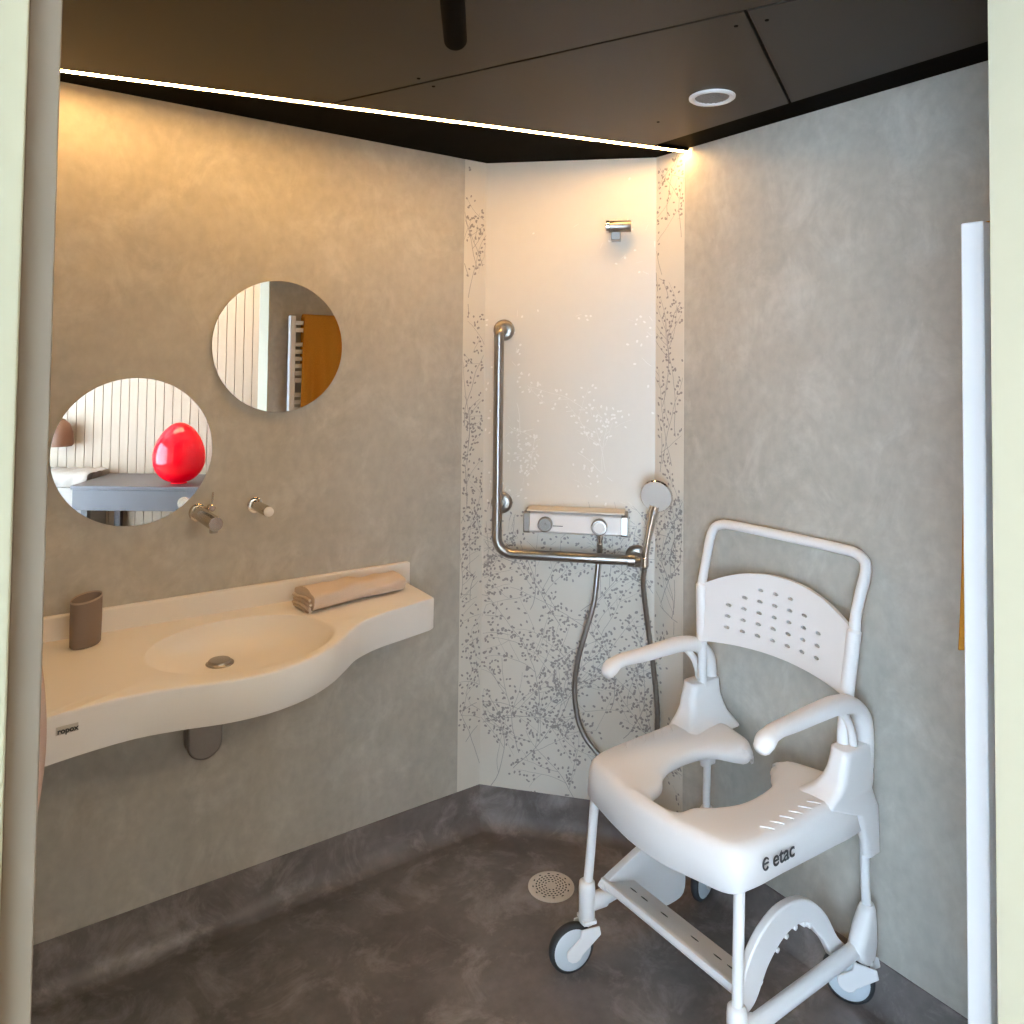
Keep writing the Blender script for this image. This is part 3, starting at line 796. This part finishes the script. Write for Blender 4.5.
# castors
def castor(px, pv, wx, wv, rot, label):
    """pivot under the leg, wheel centre, wheel plane direction angle"""
    e = bpy.data.objects.new('castor', None); C.objects.link(e); e.parent = CH; e.location = Vector((px, YC + pv, 0)) - CH.location; e.empty_display_size = .03
    e['label'] = label
    rot = math.atan2(wv - pv, wx - px)
    wc = K(wx, wv, .063); dr = Vector((math.cos(rot), math.sin(rot), 0)); ax = Vector((-dr.y, dr.x, 0))
    bm = B(); lathe(bm, wc - ax * .012, ax, [(.048, 0), (.0575, .001), (.0625, .006), (.0628, .012), (.0625, .018), (.0575, .023), (.048, .024)], 44)
    w_ = obj('tyre', bm, M['rubber'], e, 50)
    bm = B(); lathe(bm, wc - ax * .0155, ax, [(.001, -.004), (.018, -.003), (.046, .0), (.0525, .004), (.0525, .027), (.046, .031), (.018, .034), (.001, .035)], 40)
    o = obj('wheel_disc', bm, M['plastic_grey'], e, 50); o['label'] = 'pale blue grey wheel disc'
    bm = B()
    for sg in (-1, 1):
        p0 = K(px, pv, .120) ; side = ax * (sg * .0215)
        dirp = Vector((wc.x - px, wc.y - (YC + pv), 0))
        pts = [K(px, pv, .125) + side * .8 - dr * .017, K(px, pv, .125) + side * .8 + dr * .017]
        poly = []
        top = K(px, pv, .118)
        for a0, b0 in ((-.026, .0), (.026, .0), (.030, -.020)): poly.append(top + dr * a0 + Vector((0, 0, b0)) + side)
        for k in range(7):
            a_ = .35 - PI * k / 6; poly.append(wc + dr * (.024 * math.cos(a_)) + Vector((0, 0, .024 * math.sin(a_))) + side)
        poly.append(top + dr * -.031 + Vector((0, 0, -.022)) + side)
        prism(bm, poly, ax * (sg * .005))
    obox(bm, K(px, pv, .1285), dr, ax, Vector((0, 0, 1)), .019, .024, .005)
    obj('fork', bm, M['plastic2'], e, 35, .003, 2)
castor(fx, .246, -.583, .258, math.radians(-48), 'front castor near the floor drain')
castor(fx, -.246, -.545, -.232, math.radians(-50), 'front castor at the bottom edge')
castor(-.046, -.252, -.064, -.214, math.radians(-54), 'rear castor against the right wall skirting')
castor(-.052, .256, -.075, .250, math.radians(-60), 'rear castor nearest the corner')
# footrest
e = bpy.data.objects.new('footrest', None); C.objects.link(e); e.parent = CH; e.location = Vector((-.45, YC, .2)) - CH.location; e.empty_display_size = .03
bm = B()
rings = []
for v_ in [.226 - .4335 * i / 16 for i in range(17)]:
    rings.append([K(x, v_, z) for x, z in ((-.512, .222), (-.508, .232), (-.500, .233), (-.490, .226), (-.405, .199), (-.398, .191), (-.404, .185), (-.498, .206), (-.508, .212))])
loft(bm, rings); fp = obj('foot_plate', bm, M['plastic'], e, 50)
for c_ in (-.16, -.12, -.05, .05, .12, .16):
    bm = B()
    cx = -.452; zz = .2135
    n = Vector((.34, 0, 1)).normalized(); a_ = Vector((0, 1, 0)); b2 = n.cross(a_)
    p = K(cx, c_, zz + .0018)
    bm.faces.new([bm.verts.new(p + a_ * (math.cos(2 * PI * j / 12) * .013) + b2 * (math.sin(2 * PI * j / 12) * .0035)) for j in range(12)])
    obj('drain_slot', bm, M['rubber'], e, 0)
# right arch with locking teeth
def xz(poly, v_, th, bev, name, parent, smooth=45):
    bm = B(); prism(bm, [K(x, v_, z) for x, z in poly], (0, th, 0)); return obj(name, bm, M['plastic'], parent, smooth, bev, 3)
outer = cr([Vector((-.512, .205, 0)), Vector((-.478, .275, 0)), Vector((-.425, .325, 0)), Vector((-.350, .350, 0)), Vector((-.262, .335, 0)), Vector((-.185, .275, 0)), Vector((-.130, .195, 0)), Vector((-.095, .160, 0))], 5)
inner = cr([Vector((-.150, .150, 0)), Vector((-.182, .200, 0)), Vector((-.215, .235, 0)), Vector((-.262, .281, 0)), Vector((-.335, .284, 0)), Vector((-.402, .245, 0)), Vector((-.448, .185, 0)), Vector((-.488, .165, 0))], 5)
teeth = []
for i, p in enumerate(inner):
    teeth.append(p)
arch = [(p.x, p.y) for p in outer] + [(p.x, p.y) for p in teeth]
o = xz(arch, -.228, .022, .006, 'side_arch', e)
for x, z in ((-.268, .281), (-.302, .287), (-.337, .281), (-.371, .264), (-.245, .268)):
    bm = B(); lathe(bm, K(x, -.229, z - .002), (0, 1, 0), [(.001, 0), (.006, .001), (.0065, .01), (.006, .021), (.001, .022)], 12)
    obj('locking_tooth', bm, M['plastic'], e, 50)
# left web: a solid rounded side plate
pts = cr([Vector((x, z, 0)) for x, z in ((-.514, .224), (-.43, .254), (-.337, .279), (-.26, .277), (-.212, .245), (-.200, .16), (-.207, .092), (-.26, .080), (-.32, .092), (-.42, .150), (-.50, .200))], 5, True)
xz([(p.x, p.y) for p in pts], .206, .022, .006, 'side_plate', e)
# lettering on the seat side
text_mesh('lettering', 'etac', .048, M['text'], seat, K(-.4535, -.2738, .5025), (1, 0.006, -.03), (0, 0, 1), .0006)
# round logo mark before the name
bm = B()
cx, cz = -.4745, .5165
ring = []
for i in range(17):
    a_ = .7 + 4.9 * i / 16; ring.append((cx + .0095 * math.cos(a_), cz + .0125 * math.sin(a_)))
tube(bm, [K(x, -.2715, z) for x, z in ring], .0021, 8)
tube(bm, [K(cx - .008, -.2715, cz + .001), K(cx + .008, -.2715, cz + .001)], .0018, 8)
obj('logo_mark', bm, M['text'], seat, 0)

# ------------------------------------------------------------------ radiator on the front wall and ochre towel
RX0, RX1 = -.555, -.045; RY = -1.676
t = thing('towel_radiator', (-.3, YF, .1), 'white ladder towel radiator at the right edge of the picture', 'radiator')
for x in (RX0, RX1 - .03):
    bm = B(); box(bm, x, x + .03, RY - .036, RY, .12, 1.852); o = obj('upright', bm, M['plastic2'], t, 40, .003)
bm = B(); zz = .17; i = 0
while zz < 1.83:
    if i % 7 != 6: box(bm, RX0 + .01, RX1 - .01, RY - .026, RY - .008, zz, zz + .022)
    zz += .038; i += 1
rungs_src = bm
obj('rungs', bm, M['plastic2'], t, 40, .003)
for x in (RX0 + .06, RX1 - .06):
    for z in (.3, 1.7):
        bm = B(); cyl(bm, (x, YF + .0005, z), (x, RY - .02, z), .010, 14); obj('wall_bracket', bm, M['plastic2'], t)
bm = B()
# towel draped over the top: front sheet, over the rail, back sheet; folds from a wave
def sheet(zs, front):
    pass
rings = []
NXs = 60
prof = []
for i in range(26): prof.append((-.004 + .030 * (1 - i / 25) ** .8, 1.115 + (1.845 - 1.115) * i / 25))
prof += [(-.006, 1.852), (-.012, 1.858), (-.024, 1.858), (-.036, 1.852), (-.043, 1.84), (-.044, 1.75), (-.044, 1.60)]
outerS = []; innerS = []
for k in range(NXs + 1):
    f = k / NXs; x = RX0 + .072 + (RX1 - RX0 - .105) * f
    line = []
    for j, (d, z) in enumerate(prof):
        wav = 0
        if j < 26:
            hgt = 1 - j / 25
            wav = (.010 * math.sin(f * 21 + 3.0 * hgt) + .007 * math.sin(f * 37 + 1 - 4 * hgt)) * min(1, .25 + hgt * 1.4)
            xx = x + .018 * math.sin(hgt * 2.2 + f * 3) * hgt - .045 * hgt * (1 - f)
        else: xx = x
        line.append(Vector((xx, RY + max(d + wav, -.004) if j < 26 else RY + d + .004 * math.sin(f * 20), z + (.012 * math.sin(f * 6) if j == 0 else 0))))
    outerS.append(line)
V1 = [[bm.verts.new(p) for p in l] for l in outerS]
for a_, b_ in zip(V1, V1[1:]):
    for j in range(len(a_) - 1): bm.faces.new((a_[j], b_[j], b_[j + 1], a_[j + 1]))
o = obj('bath_towel', bm, M['towel_ochre'], None, 80)
md = o.modifiers.new('th', 'SOLIDIFY'); md.thickness = .005; md.offset = 1
tag(o, 'ochre yellow towel draped over the white radiator', 'towel')

# ------------------------------------------------------------------ frame of the opening
bm = B(); box(bm, XJ - .0, XJ + .0, 0, 0, 0, 0) if False else None
bm = B(); box(bm, XJ - .006, XJ, YO - .004, YF - .0, 0, 2.5)
struct('trim_3', bm, M['cream'], 'cream door lining at the right edge', bevel=.001)
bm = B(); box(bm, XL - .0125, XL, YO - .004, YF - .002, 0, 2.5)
struct('trim_4', bm, M['shaded_frame'], 'door frame stile at the left edge with shade put into its colour', bevel=.0008)
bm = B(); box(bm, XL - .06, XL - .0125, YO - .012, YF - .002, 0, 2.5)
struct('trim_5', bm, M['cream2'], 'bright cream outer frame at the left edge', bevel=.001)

# ------------------------------------------------------------------ the room outside (seen in the mirrors)
ZR = 2.5
bm = B(); box(bm, -3.0, XL - .06, YO, YO + .1, 0, ZR); struct('wall_entry', bm, M['wall_paint'])
bm = B(); box(bm, .04, 1.3, YO, YO + .1, 0, ZR); struct('wall_entry.001', bm, M['wall_paint'])
bm = B(); box(bm, XL - .06, XJ, YO, YF, ZC + .03, ZR); struct('wall_header', bm, M['wall_paint'])
bm = B(); prism(bm, [(-3.05, YO, ZR), (1.35, YO, ZR), (1.35, -2.6, ZR), (-3.05, -5.75, ZR)], (0, 0, .05)); struct('ceiling.004', bm, M['wall_paint'])
bm = B(); box(bm, 1.3, 1.35, -2.7, YO + .1, 0, ZR); struct('wall_east', bm, M['wall_paint'])
# panelled wall: boards with grooves
RW = Vector((.8163, .5775, 0)); FW = Vector((.5775, -.8163, 0)); OW = Vector((-1.935, 2.305, 0)); ZV = Vector((0, 0, 1))
def W(l, d, z): return OW + RW * l + FW * d + ZV * z      # frame of the slanting board wall: along it, depth, height
DW = 5.80
def wbox(bm, l0, l1, d0, d1, z0, z1, mi=0): obox(bm, W((l0 + l1) / 2, (d0 + d1) / 2, (z0 + z1) / 2), RW, FW, ZV, (l1 - l0) / 2, (d1 - d0) / 2, (z1 - z0) / 2, mi)
bm = B(); wbox(bm, -5.42, -.12, DW + .012, DW + .10, 0, ZR, 1)
l = -5.42
while l < -.14:
    wbox(bm, l + .0025, l + .0628, DW, DW + .0122, 0, ZR, 0); l += .0653
struct('wall_panelled', bm, [M['siding'], M['groove']], 'cream vertical board wall of the outer room')
# west wall with a glazed opening
WY0, WY1, WZ0, WZ1 = -5.15, -2.25, .12, 2.15
bm = B()
box(bm, -3.05, -3.0, -5.65, WY0, 0, ZR); box(bm, -3.05, -3.0, WY1, YO + .1, 0, ZR); box(bm, -3.05, -3.0, WY0, WY1, 0, WZ0); box(bm, -3.05, -3.0, WY0, WY1, WZ1, ZR)
struct('wall_west', bm, M['wall_paint'])
bm = B(); 
for y0, y1 in ((WY0, WY0 + .05), (WY1 - .05, WY1), ((WY0 + WY1) / 2 - .025, (WY0 + WY1) / 2 + .025)): box(bm, -3.045, -3.005, y0, y1, WZ0, WZ1)
box(bm, -3.045, -3.005, WY0, WY1, WZ0, WZ0 + .05); box(bm, -3.045, -3.005, WY0, WY1, WZ1 - .05, WZ1)
w = struct('window_1', bm, M['cream'], 'glazed window of the outer room')
bm = B(); box(bm, -3.027, -3.023, WY0 + .02, WY1 - .02, WZ0 + .02, WZ1 - .02); g_ = obj('pane', bm, M['glass'], w, 0); g_.visible_shadow = True

# desk
t = thing('grey_desk', W(-2.3, 5.5, 0), 'grey desk top against the board wall reflected in the lower mirror', 'desk')
bm = B(); prism(bm, [W(-2.95, 5.19, .742), W(-1.45, 5.19, .742), W(-1.45, DW - .002, .742), W(-3.0, DW - .002, .742)], (0, 0, .026)); obj('desk_top', bm, M['grey_desk'], t, 40, .003)
bm = B(); wbox(bm, -2.94, -1.46, 5.197, 5.22, .604, .7415); obj('drawer_front', bm, M['grey_desk'], t, 40, .003)
for l_, d_ in ((-2.88, 5.26), (-1.52, 5.26), (-2.9, 5.74), (-1.52, 5.74)):
    bm = B(); wbox(bm, l_ - .022, l_ + .022, d_ - .022, d_ + .022, 0, .7415); obj('leg', bm, M['grey_desk'], t, 40, .002)
# lamp
LC = W(-2.30, 5.36, .7688)
t = thing('egg_lamp', LC, 'glowing red glass egg lamp standing on the grey desk', 'lamp')
bm = B(); prof = []
for i in range(37):
    a_ = PI * i / 36; h = .208 - .208 * math.cos(a_); r_ = .168 * math.sin(a_) * (1 + .17 * math.cos(a_)); prof.append((max(r_, .0006), h))
lathe(bm, LC, (0, 0, 1), [(.05, .003)] + prof[3:], 48)
obj('glass_shade', bm, M['red_glass'], t, 60)
bm = B(); lathe(bm, LC, (0, 0, 1), [(.055, .0003), (.055, .004), (.048, .006)], 32); obj('base_ring', bm, M['red_glass'], t)
# bench with a quilted seat, and a brown wall shade
t = thing('white_bench', W(-3.5, 5.6, 0), 'white tufted bench reflected at the left of the lower mirror', 'bench')
bm = B(); wbox(bm, -3.96, -3.02, 5.50, DW - .002, 0, .705); obj('bench_box', bm, M['cushion'], t, 40, .004)
bm = B(); NX, NZ = 60, 16
def cush(i, j):
    l_ = -3.97 + .97 * i / NX; a_ = j / NZ
    b_ = .5 + .5 * abs(math.sin((l_ + 3.97) / .097 * PI))
    # front face then top
    if a_ < .5: f_ = a_ * 2; return W(l_, 5.49 - .022 * b_ * math.sin(f_ * PI), .71 + .09 * f_)
    f_ = (a_ - .5) * 2; return W(l_, 5.49 + .30 * f_, .80 + .018 * b_ * abs(math.sin(f_ * PI * 3)) )
G = [[bm.verts.new(cush(i, j)) for j in range(NZ + 1)] for i in range(NX + 1)]
for a_, b_ in zip(G, G[1:]):
    for j in range(NZ): bm.faces.new((a_[j], b_[j], b_[j + 1], a_[j + 1]))
o = obj('cushion', bm, M['cushion'], t, 60)
tt = thing('wall_lamp', W(-3.33, DW, 1.05), 'brown wall lamp shade reflected at the left rim of the lower mirror', 'lamp')
bm = B(); lathe(bm, W(-3.33, DW - .001, 1.08), -FW, [(.03, 0), (.03, .01), (.008, .012), (.008, .05)], 20); obj('arm', bm, M['brown'], tt)
bm = B(); lathe(bm, W(-3.33, DW - .10, .975), (0, 0, 1), [(.085, 0), (.095, .02), (.09, .10), (.07, .16), (.03, .20), (.001, .205)], 28); obj('shade', bm, M['brown'], tt)

# ------------------------------------------------------------------ light
w = bpy.data.worlds.new('world'); S.world = w; w.use_nodes = True
bg = w.node_tree.nodes['Background']; bg.inputs[0].default_value = (.62, .78, 1, 1); bg.inputs[1].default_value = 1.0
def area(name, loc, rot, sx, sy, power, col):
    l = bpy.data.lights.new(name, 'AREA'); l.shape = 'RECTANGLE'; l.size = sx; l.size_y = sy; l.energy = power; l.color = col
    o = bpy.data.objects.new(name, l); C.objects.link(o); o.location = loc; o.rotation_euler = rot; return o
# daylight just outside the window, shining in (+x)
area('daylight', (-3.12, (WY0 + WY1) / 2, 1.15), (0, math.radians(-90), 0), 2.0, 2.8, 315, (.60, .79, 1.0))
# ceiling lamp of the outer room
area('room_lamp', (-.9, -3.2, 2.47), (0, 0, 0), 1.2, .5, 26, (1, .72, .40))

# ------------------------------------------------------------------ camera
cam = bpy.data.cameras.new('camera'); co = bpy.data.objects.new('camera', cam); C.objects.link(co)
r0 = Vector((.8163, -.5775, .0110)); u0 = Vector((-.0282, -.0206, .9994)); f0 = Vector((.5770, .8162, .0336))
f0 = f0.normalized(); r0 = (r0 - f0 * r0.dot(f0)).normalized(); u0 = r0.cross(f0).normalized()
mt = Matrix(((r0.x, u0.x, -f0.x), (r0.y, u0.y, -f0.y), (r0.z, u0.z, -f0.z))).to_4x4()
mt.translation = (-1.935, -2.305, 1.6)
co.matrix_world = mt
cam.sensor_width = 36; cam.sensor_fit = 'HORIZONTAL'; cam.lens = 771 / 1024 * 36; cam.shift_y = -(512 - 340) / 1024
cam.clip_start = .02
S.camera = co
S.view_settings.view_transform = 'Standard'; S.view_settings.look = 'None'; S.view_settings.gamma = 1
S.view_settings.exposure = 0.0
S.view_settings.use_curve_mapping = False
